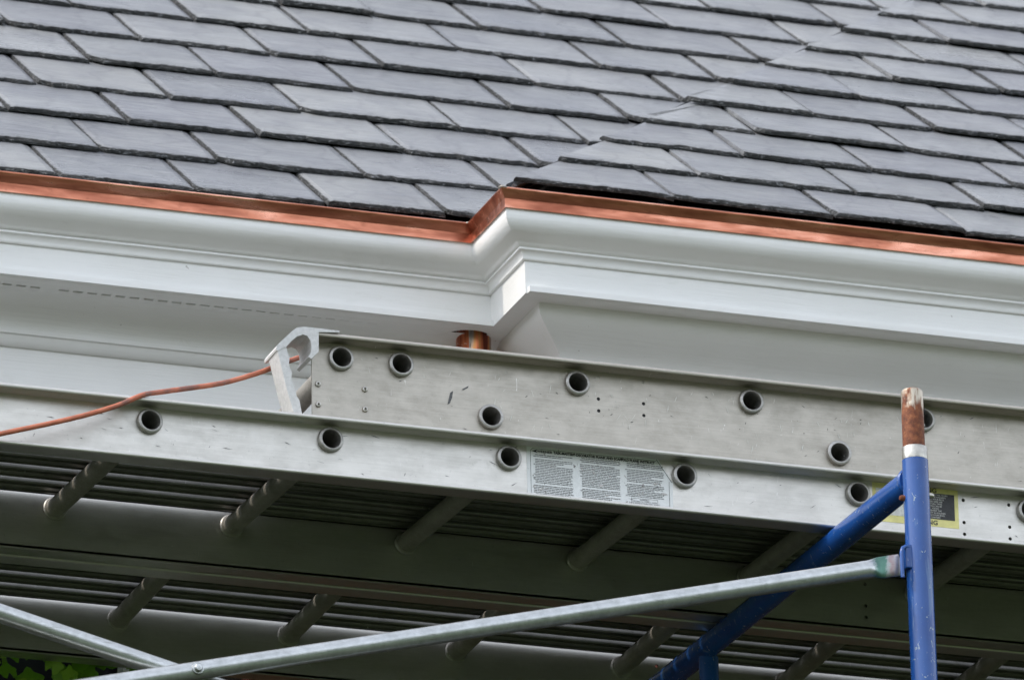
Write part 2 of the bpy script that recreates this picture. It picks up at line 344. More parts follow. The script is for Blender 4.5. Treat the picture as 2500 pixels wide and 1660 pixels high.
# unseen belt of trees added behind and beside the viewer to block low skylight
def low_sky_blocker():
    r_ = random.Random(5); V = []; F = []
    pts = [(-48, 22), (-50, -10), (-42, -34), (-20, -46), (6, -50), (30, -44), (48, -30), (54, 0), (52, 24)]
    segs = []
    for i in range(len(pts) - 1): segs.append((pts[i], pts[i + 1], math.dist(pts[i], pts[i + 1])))
    tot = sum(q_[2] for q_ in segs)
    for _ in range(26000):
        d = r_.uniform(0, tot)
        for a, b, l in segs:
            if d < l: break
            d -= l
        t = d / l; x = a[0] + (b[0] - a[0]) * t + r_.gauss(0, 2.2); y = a[1] + (b[1] - a[1]) * t + r_.gauss(0, 2.2)
        top = 14.5 + 3.0 * math.sin(x * .31 + y * .17) + 2.0 * math.sin(x * .9 - y * .6)
        z = r_.uniform(.2, 1) ** .8 * top + r_.uniform(-.6, .6); sz = r_.uniform(.35, .8)
        u = Vector((r_.gauss(0, 1), r_.gauss(0, 1), r_.gauss(0, .7))).normalized(); v = u.orthogonal().normalized() * sz * .6; u = u * sz; c = Vector((x, y, z)); n = len(V)
        V += [c - u, c + v * .8 - u * .1, c + u, c - v]; F.append((n, n + 1, n + 2, n + 3))
    o = link('low_sky_blocker', meshdata('low_sky_blocker', V, F), 'tree_leaf'); o['kind'] = 'stuff'; o['label'] = 'unseen belt of leafy trees added to block low skylight'
low_sky_blocker()

# ------------------------------------------------------------------ house
YL = .178; ZS = 7.077
house = empty('house', 'house with grey slate roof, copper gutter edge and white moulded cornice', 'house')
X0, X1 = -4.0, 4.2
PATH = [(X0, YL), (0, YL), (0, 0), (X1, 0)]
link('fascia', sweep_mesh('fascia', PATH, [(-.018, ZS), (0, ZS), (.0005, 7.1365), (-.018, 7.1365)], True), 'white_paint', house)
prof = [(-.018, 7.1368), (.0035, 7.1368), (.0050, 7.1375), (.0058, 7.1390), (.0058, 7.1418), (.0066, 7.1458), (.0085, 7.1492), (.0112, 7.1516), (.0128, 7.1522), (.0142, 7.1530), (.0142, 7.1562), (.0134, 7.1570)]
for i in range(13):                                           # cyma: a hollow below, a swelling above
    t = i / 12; z = 7.1572 + t * .0510
    p = .0150 + .0365 * (math.tanh(1.9 * (2 * t - .56)) + math.tanh(1.064)) / (math.tanh(2.736) + math.tanh(1.064)) - .0012 * max(0, t - .86) / .14
    prof.append((p, z))
prof += [(.0512, 7.2120), (-.018, 7.2120)]
link('crown_moulding', autosmooth(sweep_mesh('crown_moulding', PATH, prof, True), 50), 'white_paint', house)
# copper gutter edge: flat apron, step and rolled lip, with the trough behind
gp = [(.0498, 7.2135), (.0535, 7.2095), (.0550, 7.2098), (.0543, 7.2250), (.0546, 7.2268), (.0556, 7.2276), (.0560, 7.2284), (.0566, 7.2290), (.0622, 7.2392), (.0634, 7.2412), (.0632, 7.2436), (.0614, 7.2450), (.0592, 7.2444), (.0580, 7.2420), (.0532, 7.2350), (.0520, 7.2310), (.0505, 7.2270), (.0180, 7.2180), (-.06, 7.2190), (-.06, 7.2165), (.040, 7.2155)]
gut = link('gutter', autosmooth(sweep_mesh('gutter', PATH, gp, True), 40), 'copper', house)
for c, s in (((-.0585, YL - .0585), .010), ((-.0585, -.0585), .009)):
    bm = bmesh.new(); bmesh.ops.create_icosphere(bm, subdivisions=2, radius=s)
    for v in bm.verts: v.co = Vector((v.co.x * R.uniform(.8, 1.1), v.co.y * R.uniform(.8, 1.1), v.co.z * .30 * R.uniform(.7, 1.1)))
    me = bpy.data.meshes.new('solder_joint'); bm.to_mesh(me); bm.free(); link('solder_joint', me, 'solder', gut, (c[0], c[1], 7.2436), True)
# soffit with real vent slots and the outlet hole
slots = []; x = -1.81; i = 0
while x < -.20:
    k = abs(x + .794) < .012
    wd = .0078 if x < -.6 else max(.0010, .0078 * (1 - (x + .6) / .42))
    if not k: slots.append([(x - .0086, .2165 - wd / 2), (x + .0086, .2165 - wd / 2), (x + .0086, .2165 + wd / 2), (x - .0086, .2165 + wd / 2)])
    x += .02545
yb = .45
so_l = link('soffit', plate_mesh('soffit', [(X0, YL - .010), (.004, YL - .010), (.004, yb), (X0, yb)], slots + [circ(-.0245, .243, .0455, 36)], ZS + .0005, ZS + .0105, 'XY'), 'white_paint', house)
so_r = link('soffit', plate_mesh('soffit', [(.0042, -.010), (X1, -.010), (X1, yb), (.0042, yb)], [], ZS + .0006, ZS + .0105, 'XY'), 'white_paint', house)
# bed mouldings and friezes
def cove(zt, zb, pt, pb):
    h = zt - zb; zl = zb + .34 * h; L = [(-.01, zt), (pt, zt)]
    for i in range(15):
        a = math.pi / 2 * i / 14; L.append((pt - (pt - pb - .010) * math.sin(a), zl + (zt - zl) * math.cos(a) - (.0002 if i else 0)))
    L += [(pb + .013, zl - .0006), (pb + .013, zb + .24 * h), (pb + .008, zb + .22 * h), (pb + .005, zb + .08 * h), (pb, zb + .02 * h), (pb - .003, zb), (-.01, zb)]
    return L
def bed(zt, zb, pt, pb):
    h = zt - zb; L = [(-.01, zt), (pt, zt)]
    for i in range(13):
        t = i / 12; L.append((pb + .010 + (pt - pb - .010) * (.5 + .5 * math.cos(math.pi * t)) ** .95, zt - .06 * h - t * .62 * h))
    L += [(pb + .010, zb + .30 * h), (pb + .010, zb + .24 * h), (pb + .007, zb + .22 * h), (pb + .004, zb + .08 * h), (pb, zb + .02 * h), (pb - .003, zb), (-.01, zb)]
    return L
link('bed_moulding', autosmooth(sweep_mesh('bed_moulding', [(X0, .31), (.16, .31)], cove(ZS + .002, 7.000, .090, .008), True), 50), 'white_paint', house)
link('bed_moulding', autosmooth(sweep_mesh('bed_moulding', [(.12, .44), (.12, .12), (X1, .12)], bed(ZS + .002, 6.955, .082, .010), True), 50), 'white_paint', house)
box('frieze_board', (X0, .31, 6.70), (.118, .335, 7.0765), 'white_paint', house)
link('frieze_board', sweep_mesh('frieze_board', [(.12, .44), (.12, .12), (X1, .12)], [(-.025, 6.72), (0, 6.72), (0, 7.076), (-.025, 7.076)], True), 'white_paint', house)
box('beam_underside', (.1455, .1455, 6.7215), (X1, .44, 6.735), 'white_paint', house)
# outlet pipe through the soffit
pipe = link('downspout', lathe_mesh('downspout', [(.0308, -.20), (.0308, .10), (.0290, .10), (.0290, -.20)], 'Z', 36), 'pipe_copper', house, (-.0115, .240, 7.070))
link('pipe_seam', tube_mesh('pipe_seam', [(-.0166, -.0270, -.2), (-.0166, -.0270, .09)], .0016, 8), 'solder', pipe)
# wall below
wall = link('wall', plate_mesh('wall', [(X0, 0), (X1, 0), (X1, 6.72), (X0, 6.72)], [[(-1.75, 5.2), (-.60, 5.2), (-.60, 6.62), (-1.75, 6.62)]], .405, .60), 'brick_wall_shaded', house)
box('wall', (X0, 2.28, 0), (X1, 2.45, 8.7), 'brick_wall_shaded', house)
box('wall', (X0, .335, 6.7205), (X1, .44, 7.0765), 'dark_felt_and_shade', house, 0)
for xg in (X0 - .1, X1): link('gable_wall', plate_mesh('gable_wall', [(.405, 0), (2.45, 0), (2.45, 8.75), (.16, 7.22), (.16, 7.08), (.405, 7.08)], [], xg, xg + .1), 'brick_wall_shaded', house, None); house_g = [o for o in COL.objects if o.name.startswith('gable_wall')][-1]; [setattr(v, 'co', Vector((v.co.y, v.co.x, v.co.z))) for v in house_g.data.vertices]
bm_ = None
def brick_mesh(l):
    bm = bmesh.new(); bmesh.ops.create_cube(bm, size=1)
    for v in bm.verts: v.co = Vector((v.co.x * l, v.co.y * .05, v.co.z * .057))
    bmesh.ops.bevel(bm, geom=bm.edges[:], offset=.003, segments=1, affect='EDGES')
    for v in bm.verts: v.co += Vector((R.uniform(-1, 1), R.uniform(-1, 1), R.uniform(-1, 1))) * .0012
    me = bpy.data.meshes.new('brick'); bm.to_mesh(me); bm.free(); me.materials.append(MAT['brick']); return me
bms = [brick_mesh(.193) for _ in range(5)]
for r_ in range(9):
    z = 6.145 + r_ * .067; x = -.395 + (.1015 if r_ % 2 else 0)
    while x < .9:
        link('brick', R.choice(bms), None, wall, (x, .384 + R.uniform(-.002, .002), z)); x += .203
# window left of the bricks
win = link('window', plate_mesh('window', [(-1.78, 5.17), (-.535, 5.17), (-.535, 6.66), (-1.78, 6.66)], [[(-1.70, 5.26), (-.615, 5.26), (-.615, 6.57), (-1.70, 6.57)]], .372, .404), 'white_paint', house)
box('window_pane', (-1.74, .43, 5.21), (-.61, .438, 6.61), 'glass', win, 0)
box('glazing_bar', (-1.17, .412, 5.215), (-1.145, .4295, 6.605), 'white_paint', win)
box('glazing_bar', (-1.73, .4125, 6.10), (-.62, .4290, 6.122), 'white_paint', win)

# ------------------------------------------------------------------ slate roof
TH = math.radians(36.87); CT, ST = math.cos(TH), math.sin(TH)
A_ = Vector((1, 0, 0)); U_ = Vector((0, CT, ST)); N_ = Vector((0, -ST, CT))
FR = Matrix((A_, U_, N_)).transposed()
PL = Vector((0, YL - .035, 7.262)); PR = Vector((0, -.035, 7.270))
hipx = lambda v: -.0367 + .9325 * v * CT
T_ = .0086
DROP = .027                                                  # slate bed thickness below the reference plane
def deck(name, pts, parent):
    V = [Vector(p) for p in pts]; n = len(V); nn = (V[1] - V[0]).cross(V[2] - V[0]).normalized()
    V += [v - nn * .02 for v in V]
    F = [tuple(range(n)), tuple(range(n, 2 * n))[::-1]] + [(i, i + n, (i + 1) % n + n, (i + 1) % n) for i in range(n)]
    return link(name, fix(meshdata(name, V, F)), 'dark_felt_and_shade', parent)
def on(P, s, v, h=0.0): return P + A_ * s + U_ * v + N_ * h
VT = 3.0
roof_l = deck('roof', [on(PL, X0, .02, -DROP), on(PL, hipx(.02), .02, -DROP), on(PL, hipx(VT), VT, -DROP), on(PL, X0, VT, -DROP)], house)
roof_r = deck('roof', [on(PR, hipx(.03) + .01, .03, -DROP), on(PR, X1, .03, -DROP), on(PR, X1, VT, -DROP), on(PR, hipx(VT) + .01, VT, -DROP)], house)
# narrow left-facing slope between valley and hip
hs0, hs1, vs0, vs1 = on(PR, hipx(.03), .03, -.03), on(PR, hipx(VT), VT, -.03), on(PL, hipx(.03), .03, -.03), on(PL, hipx(VT), VT, -.03)
deck('roof', [vs0, vs1, hs1, hs0], house)

def slate(parent, P, s0, s1, v0, b, e, cutL=None, cutR=None):
    """one slate: outline in (s, v), rotated by the course's slope b, dressed edges chipped on the upper face"""
    L = 2 * e + .055; wd = s1 - s0
    if cutL: L = min(L, (s1 - .015 - cutL(v0)) / (.9325 * CT))
    le = (lambda v: max(s0, cutL(v))) if cutL else None
    if wd < .012: return
    nb = max(5, int(wd / .012)); out = []; kind = []
    chipL, chipR = (R.random() < .55) * R.uniform(.006, .026), (R.random() < .35) * R.uniform(.005, .018)
    ph = R.uniform(0, 6); am = R.uniform(.0006, .0026)
    for i in range(nb + 1):
        t = i / nb; s = s0 + wd * t; dv = am * math.sin(ph + 8 * t) + .5 * am * math.sin(2.3 * ph + 21 * t) + R.uniform(-.0014, .0014)
        if R.random() < .12: dv += R.uniform(.002, .006)
        if s - s0 < chipL: dv += (chipL - (s - s0)) * .8
        if s1 - s < chipR: dv += (chipR - (s1 - s)) * .8
        out.append((s, v0 + b * s + dv)); kind.append(0)
    for i in range(1, 8):
        v = v0 + b * s1 + L * i / 8 * (.62 if i < 7 else 1.0); s = (cutR(v) if cutR else s1 + R.uniform(-.0010, .0010)); out.append((s, v)); kind.append(3 if cutR else 1)
    out.append(((cutR(v0 + L) if cutR else s1), v0 + b * s1 + L)); kind.append(2)
    out.append(((le(v0 + L) if cutL else s0), v0 + b * s0 + L)); kind.append(2)
    for i in range(7, 0, -1):
        v = v0 + b * s0 + L * i / 8 * (.62 if i < 7 else 1.0); s = (le(v) if cutL else s0 + R.uniform(-.0010, .0010)); out.append((s, v)); kind.append(3 if cutL else 1)
    if cutR and cutR(v0 + L) < s0 + .005: pass
    n = len(out); cx = sum(p[0] for p in out) / n; cy = v0 + b * (s0 + s1) / 2
    t = T_ * R.uniform(.86, 1.06); lift = R.uniform(0, .0014) + (R.random() < .30) * R.uniform(.001, .0055); roll = R.uniform(-.004, .004)
    Aend = (2 * e + .055) * T_ / e
    def hb(s, v): return Aend * 1.0 - (T_ / e) * (v - cy) + lift * (1 - (v - cy) / L) + roll * (s - cx) - DROP + .0012
    V = []; ed = []
    area = 0.0
    for i in range(n): a, c = out[i], out[(i + 1) % n]; area += a[0] * c[1] - c[0] * a[1]
    sg = 1 if area > 0 else -1
    rough = [R.uniform(0, 1) for _ in range(n)]; cup = R.uniform(.0008, .0042); cupl = R.choice((0, 0, .0012, .0024))
    rough = [(rough[i - 1] + rough[i] + rough[(i + 1) % n]) / 3 for i in range(n)]
    nr = []
    for i in range(n):
        a = out[i - 1]; c = out[(i + 1) % n]; dx, dy = c[0] - a[0], c[1] - a[1]; l = math.hypot(dx, dy) or 1
        nr.append((-dy / l * sg, dx / l * sg))
    ins = []
    for i in range(n):
        if kind[i] == 0: q = .0012 + .0100 * max(0, rough[i] - .34)
        elif kind[i] == 1: q = .0004 + .0040 * max(0, rough[i] - .38)
        else: q = .0003
        ins.append(q)
    rings = [(0.0, 0.0, 1.0, 0), (.45, 0.0, 1.0, 1), (1.0, 1.0, 1.0, 2), (1.0, 2.2, 0.0, 3)]
    for hh, qi, ev, ri in rings:
        for i in range(n):
            q = ins[i] * qi; s, v = out[i]
            if ri < 3: s, v = s + nr[i][0] * q, v + nr[i][1] * q
            else:                                             # inner limit of the chipped margin, kept free of crossings
                m_ = min(.016, wd * .2); vb = v0 + b * s + .016 + .034 * rough[i] ** 1.5
                if kind[i] == 0: s, v = min(max(s, s0 + m_), s1 - m_), vb
                elif kind[i] == 3: s, v = s + (.003 if i > nb + 9 else -.003), v
                elif i < nb + 10: s, v = s - min(m_ * (.6 + .5 * rough[i]), .3 * wd), max(v - .002, v0 + b * s + .052)
                else: s, v = s + min(m_ * (.6 + .5 * rough[i]), .012), max(v - .002, v0 + b * s + .052)
            h = hb(s, v) + t * hh + (R.uniform(-.0006, .0004) if ri == 2 and kind[i] == 0 else 0)
            if ri < 3 and kind[i] < 2:
                k_ = max(0.0, 1 - (s1 - s) / .030); k2_ = max(0.0, 1 - (s - s0) / .022); h -= cup * k_ * k_ + (cupl * k2_ * k2_ if not cutL else 0)
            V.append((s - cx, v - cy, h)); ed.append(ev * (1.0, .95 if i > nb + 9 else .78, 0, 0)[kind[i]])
    F = [tuple(range(n))[::-1]]
    for r_ in range(3):
        for i in range(n):
            a = r_ * n + i; c = r_ * n + (i + 1) % n; F.append((a, c, c + n, a + n))
    F.append(tuple(range(3 * n, 4 * n)))
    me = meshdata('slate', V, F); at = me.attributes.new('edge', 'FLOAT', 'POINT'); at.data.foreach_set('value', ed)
    bm = bmesh.new(); bm.from_mesh(me); bmesh.ops.remove_doubles(bm, verts=bm.verts, dist=2e-5); bmesh.ops.recalc_face_normals(bm, faces=bm.faces); bm.to_mesh(me); bm.free()
    mw = Matrix.Translation(P + A_ * cx + U_ * cy) @ FR.to_4x4()
    return link('slate', me, 'slate', parent, mw=mw)

JL = {0: [-.80, -.55, -.308, -.086], 1: [-.673, -.451, -.178, .082], 2: [-.788, -.566, -.32, -.042, .22], 3: [-.679, -.432, -.18, .125, .375],
      4: [-.529, -.289, -.019, .285, .523], 5: [-.635, -.38, -.125, .094, .398, .695], 6: [-.46, -.218, .005, .304, .591, .834], 7: [-.31, .01, .197, .412, .71, .987],
      8: [-.12, .09, .31, .60, .863, 1.144], 9: [.0, .22, .49, .76, 1.014, 1.287], 10: [.1, .36, .62, .9, 1.18, 1.449], 11: [.25, .5, .77, 1.05, 1.3, 1.57]}
JR = {0: [.27, .567, .814], 1: [.376, .67, .917], 2: [.52, .765, 1.039], 3: [.605, .90, 1.15], 4: [.778, 1.019], 5: [.935, 1.16], 6: [1.064, 1.288], 7: [1.193, 1.43], 8: [1.309, 1.54], 9: [1.424, 1.66], 10: [1.52, 1.78], 11: [1.62, 1.9]}
EL, ER = .2125, .1865
def course(parent, P, js, v0, b, e, lo, hi, cutL=None, cutR=None):
    js = list(js)
    while lo is not None and js[0] - .2 > lo: js.insert(0, js[0] - R.uniform(.205, .29))
    while hi is not None and js[-1] + .2 < hi: js.append(js[-1] + R.uniform(.205, .29))
    g = .0014
    if cutL: js.insert(0, None)
    if cutR: js.append(None)
    for a, c in zip(js[:-1], js[1:]):
        cl = cutL if (cutL and (a is None or a < cutL(v0 + 2 * e + .055) + .02)) else None; cr_ = cutR if c is None else None
        s0 = cutL(v0) if a is None else a + g
        s1 = cutR(v0) if c is None else c - g
        slate(parent, P, s0, s1, v0, b, e, cl, cr_)
for k in range(12):
    v0 = .022 + EL * k; b = .050 - .008 * k
    cutR = (lambda v: hipx(v) - .004)
    js = [j for j in JL[k] if j < hipx(v0) - .03]
    course(roof_l, PL, js, v0, b, EL, -1.55 + .12 * k, None, None, cutR)
for k in range(12):
    v0 = .012 + ER * k; b = -.02 + .002 * k
    course(roof_r, PR, JR[k], v0, b, ER, None, 2.0, lambda v: hipx(v) + .002, None)

# slates of the narrow left-facing slope between valley and hip
roof_s = [o for o in house.children if o.name.startswith('roof')][-1]
for k in range(12):
    va, vb = .012 + ER * k, .012 + ER * (k + 1) + .03
    def vl(v): return (PR.z + v * ST - PL.z) / ST
    h0, h1 = on(PR, hipx(va) + .003, va, -.0085), on(PR, hipx(vb) + .003, vb, -.0150)
    w0, w1 = on(PL, hipx(vl(va)), vl(va), -.004), on(PL, hipx(vl(vb)), vl(vb), -.0125)
    nn = (h0 - w0).cross(w1 - w0).normalized(); nn = nn if nn.z > 0 else -nn
    c = (h0 + h1 + w0 + w1) / 4; Q = [w0 - c, h0 - c, h1 - c, w1 - c]
    Q = Q + [q_ - nn * .0065 for q_ in Q]
    link('slate', fix(meshdata('slate', Q, [(0, 1, 2, 3), (7, 6, 5, 4), (0, 4, 5, 1), (1, 5, 6, 2), (2, 6, 7, 3), (3, 7, 4, 0)])), 'slate', roof_s, tuple(c))

# ------------------------------------------------------------------ scaffold planks
def rail(parent, name, x0, x1, yw, side, z0, z1, holes, mat, lip=.032):
    """extruded rail: web plate with punched holes plus top and bottom flanges turned to `side` (-1 towards -Y)"""
    th = .0032; yo = yw - side * th if side < 0 else yw - th
    o = link(name, plate_mesh(name, [(x0, z0 + .002), (x1, z0 + .002), (x1, z1 - .002), (x0, z1 - .002)], [circ(a, c, r) for a, c, r in holes], yw, yw - side * th), mat, parent)
    ye = yw + side * lip
    a, b_ = sorted((yw - side * .003, ye))
    link('rail_flange', lip_mesh(x0, x1, yw, ye, z1, -1), mat, o); link('rail_flange', lip_mesh(x0, x1, yw, ye, z0, 1), mat, o)
    return o
def lip_mesh(x0, x1, yw, ye, z, up):
    """flange with a rounded bead along its free edge; z is the outer face, `up` the way to the inside"""
    s = 1 if ye > yw else -1; t = .003; L = abs(ye - yw)
    pr = [(0, 0), (L - .0038, 0), (L - .0018, .0004 * up), (L - .0005, .0016 * up), (L, .0034 * up), (L - .0002, .0052 * up), (L - .0008, .0066 * up), (L - .0026, .0072 * up), (L - .0046, .0066 * up), (L - .0060, .0046 * up), (L - .0085, t * up), (.004, t * up), (0, (t + .003) * up), (-.0032, (t + .003) * up), (-.0032, 0)]
    V = [(x, yw + s * a, z + b) for x in (x0, x1) for a, b in pr]; k = len(pr)
    F = [(j, (j + 1) % k, (j + 1) % k + k, j + k) for j in range(k)] + [tuple(range(k)), tuple(range(k, 2 * k))[::-1]]
    return autosmooth(fix(meshdata('rail_flange', V, F)), 40)
def rung(parent, x, z, ya, yb, r=.0158):
    """swaged tube: flared collars outside both webs, one mesh with an open bore"""
    pr = [(r, ya + .006), (r + .0012, ya + .0045), (r + .0046, ya + .0035), (r + .0046, ya + .0003), (r + .0042, ya - .0002)]
    o = .0088
    prof = [(r, ya + .0085), (r + .0030, ya + .0070), (r + .0046, ya + .0048), (r + .0046, ya + .0034), (r, ya + .0034),
            (r, ya - .0002), (r + .0052, ya - .0002), (r + .0058, ya - .0030), (r + .0050, ya - o + .001), (r + .0036, ya - o), (r + .0006, ya - o), (r - .0002, ya - o + .0015),
            (r - .0012, ya + .002), (r - .0012, yb - .002), (r - .0002, yb + o - .0015), (r + .0006, yb + o), (r + .0036, yb + o), (r + .0050, yb + o - .001), (r + .0058, yb + .003), (r + .0052, yb + .0002), (r, yb + .0002),
            (r, yb - .0034), (r + .0046, yb - .0034), (r + .0046, yb - .0048), (r + .0030, yb - .0070), (r, yb - .0085)]
    return prof
RUNG_MESH = {}
def add_rung(parent, x, z, ya, yb):
    key = round(yb - ya, 4)
    if key not in RUNG_MESH:
        me = lathe_mesh('rung', rung(None, 0, 0, 0, yb - ya), 'Y', 48, True, .035, .0158); me.materials.append(MAT['aluminium_rung']); me.materials.append(MAT['aluminium_oxide']); RUNG_MESH[key] = me
        for p in me.polygons:                                 # weathered outside of the tube, cleaner swaged ends and bore
            if .006 < p.center.y < yb - ya - .006 and math.hypot(p.center.x, p.center.z) > .0150: p.material_index = 1
    return link('rung', RUNG_MESH[key], None, parent, (x, ya, z))
def deck_boards(parent, x0, x1, ya, yb, ztop, zleg, n=7):
    wpitch = (yb - ya) / n
    g = .0085; wd = wpitch - g; h = ztop - zleg; t = .0026
    pr = [(0, 0), (0, -h + .003), (.0008, -h + .0008), (.003, -h), (.0052, -h + .0008), (.006, -h + .003), (.0052, -h + .005), (.0026, -h + .0056), (.0026, -t), (wd * .5 - .0012, -t), (wd * .5 - .0012, -h * .55), (wd * .5 + .0012, -h * .55), (wd * .5 + .0012, -t),
          (wd - .0026, -t), (wd - .0026, -h * .5), (wd, -h * .5), (wd, 0)]
    for q in range(8):                                        # gripping ridges on the walking face
        a = wd * (1 - (q + .5) / 8); pr += [(a + .001, 0), (a + .0005, .0008), (a - .0005, .0008), (a - .001, 0)]
    V = [(x, a, b) for x in (x0, x1) for a, b in pr]; k = len(pr)
    F = [(j, (j + 1) % k, (j + 1) % k + k, j + k) for j in range(k)]
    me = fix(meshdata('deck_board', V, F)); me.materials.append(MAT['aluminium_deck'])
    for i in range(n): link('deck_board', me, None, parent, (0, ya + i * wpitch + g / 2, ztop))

def plank(label, x0, x1, ya, yb, z0, z1, rung_pts, zdeck, mat, small=(), skew=0.0):
    p = empty('scaffold_plank', label, 'scaffold plank', ((x0 + x1) / 2, (ya + yb) / 2, z0), 'aluminium scaffold planks')
    ox, oy, oz = p.location
    rp = [(x - ox, z - oz) for x, z in rung_pts]
    hs = [(x, z, .0150) for x, z in rp]; sm = [(x - ox, z - oz, .0030) for x, z in small]
    near = rail(p, 'rail', x0 - ox, x1 - ox, ya - oy, -1, 0, z1 - z0, hs + sm, mat)
    far = rail(p, 'rail', x0 - ox, x1 - ox, yb - oy, 1, 0, z1 - z0, [(a - skew, c, r) for a, c, r in hs] + sm, mat)
    for x, z in rp: add_rung(p, x, z, ya - oy, yb - oy).rotation_euler = (0, 0, math.atan2(skew, yb - ya))
    deck_boards(p, x0 + .004 - ox, x1 - .004 - ox, ya + .0045 - oy, yb - .0125 - oy, zdeck[0] - oz, zdeck[1] - oz)
    return p, near
ZB, ZT = 6.433, 6.537
xs = [-.895 + .305 * k for k in range(-4, 9)]
smalls = [(x, z) for x in (.514, .5955) for z in (6.5155, 6.4765, 6.456)]
near_plank, near_rail = plank('silver aluminium plank in front, bearing the white instruction label and orange cord', -2.35, 1.75, -.68, -.237, ZB, ZT, [(x, 6.507) for x in xs], (6.5335, 6.5235), 'aluminium', smalls, .026)
xs2 = [-.655 + .305 * k for k in range(-5, 8)]
back_plank, _ = plank('aluminium plank lying behind the front one, seen from its dark underside', -2.30, 1.80, -.165, .270, ZB, ZT, [(x, 6.507) for x in xs2], (6.5335, 6.5235), 'aluminium', [(x, z) for x in (.325, .41) for z in (6.5155, 6.4765, 6.456)])
ZU0, ZU1 = 6.5385, 6.692
ur = [(-.560, 6.661)] + [(-.457 + .305 * k, 6.661) for k in range(7)] + [(-.304 + .61 * k, 6.586) for k in range(4)]
up_small = [(x, z) for x in (-.1143, -.0354) for z in (6.6765, 6.6386, 6.618)]
top_plank, top_rail = plank('deeper weathered aluminium plank stacked on top, with cast end bracket', -.609, 1.70, -.65, -.21, ZU0, ZU1, ur, (6.5600, 6.5440), 'aluminium_worn', up_small)
tl = top_plank.location
def rel(o, p): return tuple(Vector(p) - o.location)
# blind rivets near the end of the top plank
rv = lathe_mesh('rivet_or_shade_plug', [(.0012, .002), (.0012, -.0012), (.0020, -.0030), (.0040, -.0026), (.0050, -.0012), (.0052, .0002), (.0046, .002)], 'Y', 20); rv.materials.append(MAT['zinc'])
for x, z in ((-.599, 6.6132), (-.5988, 6.578), (-.519, 6.6127), (-.519, 6.578)): link('rivet_or_shade_plug', rv, None, top_plank, rel(top_plank, (x, -.6505, z)))
for x, z in ((-.1143, 6.6765), (-.0354, 6.6765)):
    link('rivet_or_shade_plug', lathe_mesh('rivet_or_shade_plug', [(.0005, -.0004), (.0028, .0002), (.0028, .0020), (.0005, .0020)], 'Y', 14), 'zinc', top_plank, rel(top_plank, (x, -.6500, z)))
shade_plug = lathe_mesh('rivet_or_shade_plug', [(.0004, .0010), (.0029, .0012), (.0029, .0030), (.0004, .0030)], 'Y', 14); shade_plug.materials.append(MAT['dark_felt_and_shade'])  # dark discs paint in the shade of the lower open holes
for x, z in ((-.1143, 6.618), (-.0354, 6.618), (-.1143, 6.6386), (-.0354, 6.6386)): link('rivet_or_shade_plug', shade_plug, None, top_plank, rel(top_plank, (x, -.6500, z)))
# cast end bracket of the top plank
def bracket():
    b = empty('tmp', 'x', 'x'); bpy.data.objects.remove(b)
    f = 1 / 3.92 / 1424.0
    def W(px, py):                                            # sketch units of the casting's outline to metres
        dx = (px - 640) * f; return (-.6075 + dx - .0, 6.6935 - (py - 232) / 3.92 / 1415 + dx * .1085)
    hook = [(838, 238), (640, 214), (560, 205), (500, 199), (432, 206), (380, 246), (330, 292), (262, 356), (238, 386), (230, 408), (236, 426), (254, 428), (276, 412), (322, 398), (376, 338), (432, 292), (490, 272), (532, 288), (560, 330), (570, 390), (562, 450), (540, 488), (566, 506), (636, 440), (639, 250), (838, 253)]
    leg = [(240, 402), (300, 384), (330, 392), (360, 500), (352, 560), (382, 640), (376, 700), (412, 790), (424, 860), (450, 900), (486, 1110), (424, 1112), (384, 985), (330, 790), (284, 590)]
    o = link('end_bracket', plate_mesh('end_bracket', [W(*q) for q in hook], [], -.684, -.622), 'cast_aluminium', None)
    me = o.data
    bm = bmesh.new(); bm.from_mesh(me); bmesh.ops.translate(bm, verts=bm.verts, vec=-Vector(tl)); bm.to_mesh(me); bm.free(); o.parent = top_plank
    l2 = plate_mesh('bracket_leg', [W(*q) for q in leg], [], -.683, -.638)
    bm = bmesh.new(); bm.from_mesh(l2); bmesh.ops.translate(bm, verts=bm.verts, vec=-Vector(tl)); bm.to_mesh(l2); bm.free()
    link('bracket_leg', l2, 'cast_aluminium', o)
bracket()

# ------------------------------------------------------------------ labels on the front plank
bpy.context.view_layer.update()
def text_mesh(name, body, size, align='LEFT', sx=1.0, bold=0.0):
    cu_ = bpy.data.curves.new(name, 'FONT'); cu_.body = body; cu_.size = size; cu_.align_x = align; cu_.align_y = 'CENTER'; cu_.resolution_u = 2; cu_.offset = bold
    t = bpy.data.objects.new(name, cu_); COL.objects.link(t)
    bpy.context.view_layer.update()
    me = bpy.data.meshes.new_from_object(t.evaluated_get(bpy.context.evaluated_depsgraph_get())); bpy.data.objects.remove(t); bpy.data.curves.remove(cu_)
    for v in me.vertices: v.co = (v.co.x * sx, 0, v.co.y)
    me.materials.clear(); return me
def width(me): xs_ = [v.co.x for v in me.vertices]; return max(xs_) - min(xs_)
def put_text(parent, base, body, x, z, size, mat, y, align='LEFT', fit=None, bold=0.0):
    me = text_mesh('lettering', body, size, align, 1.0, bold)
    if fit:
        k = fit / max(width(me), 1e-6)
        for v in me.vertices: v.co.x *= k
    return link('lettering', me, mat, parent, tuple(Vector((x, y, z)) - base))
pl = near_plank.location
def flat(name, pts, y, mat, parent, th=.0004):
    c = Vector((sum(p[0] for p in pts) / len(pts), y, sum(p[1] for p in pts) / len(pts)))
    me = plate_mesh(name, [(a - c.x, b - c.z) for a, b in pts], [], -th / 2, th / 2)
    o = link(name, me, mat, parent, tuple(c - pl)); return o, c
YW = -.6802
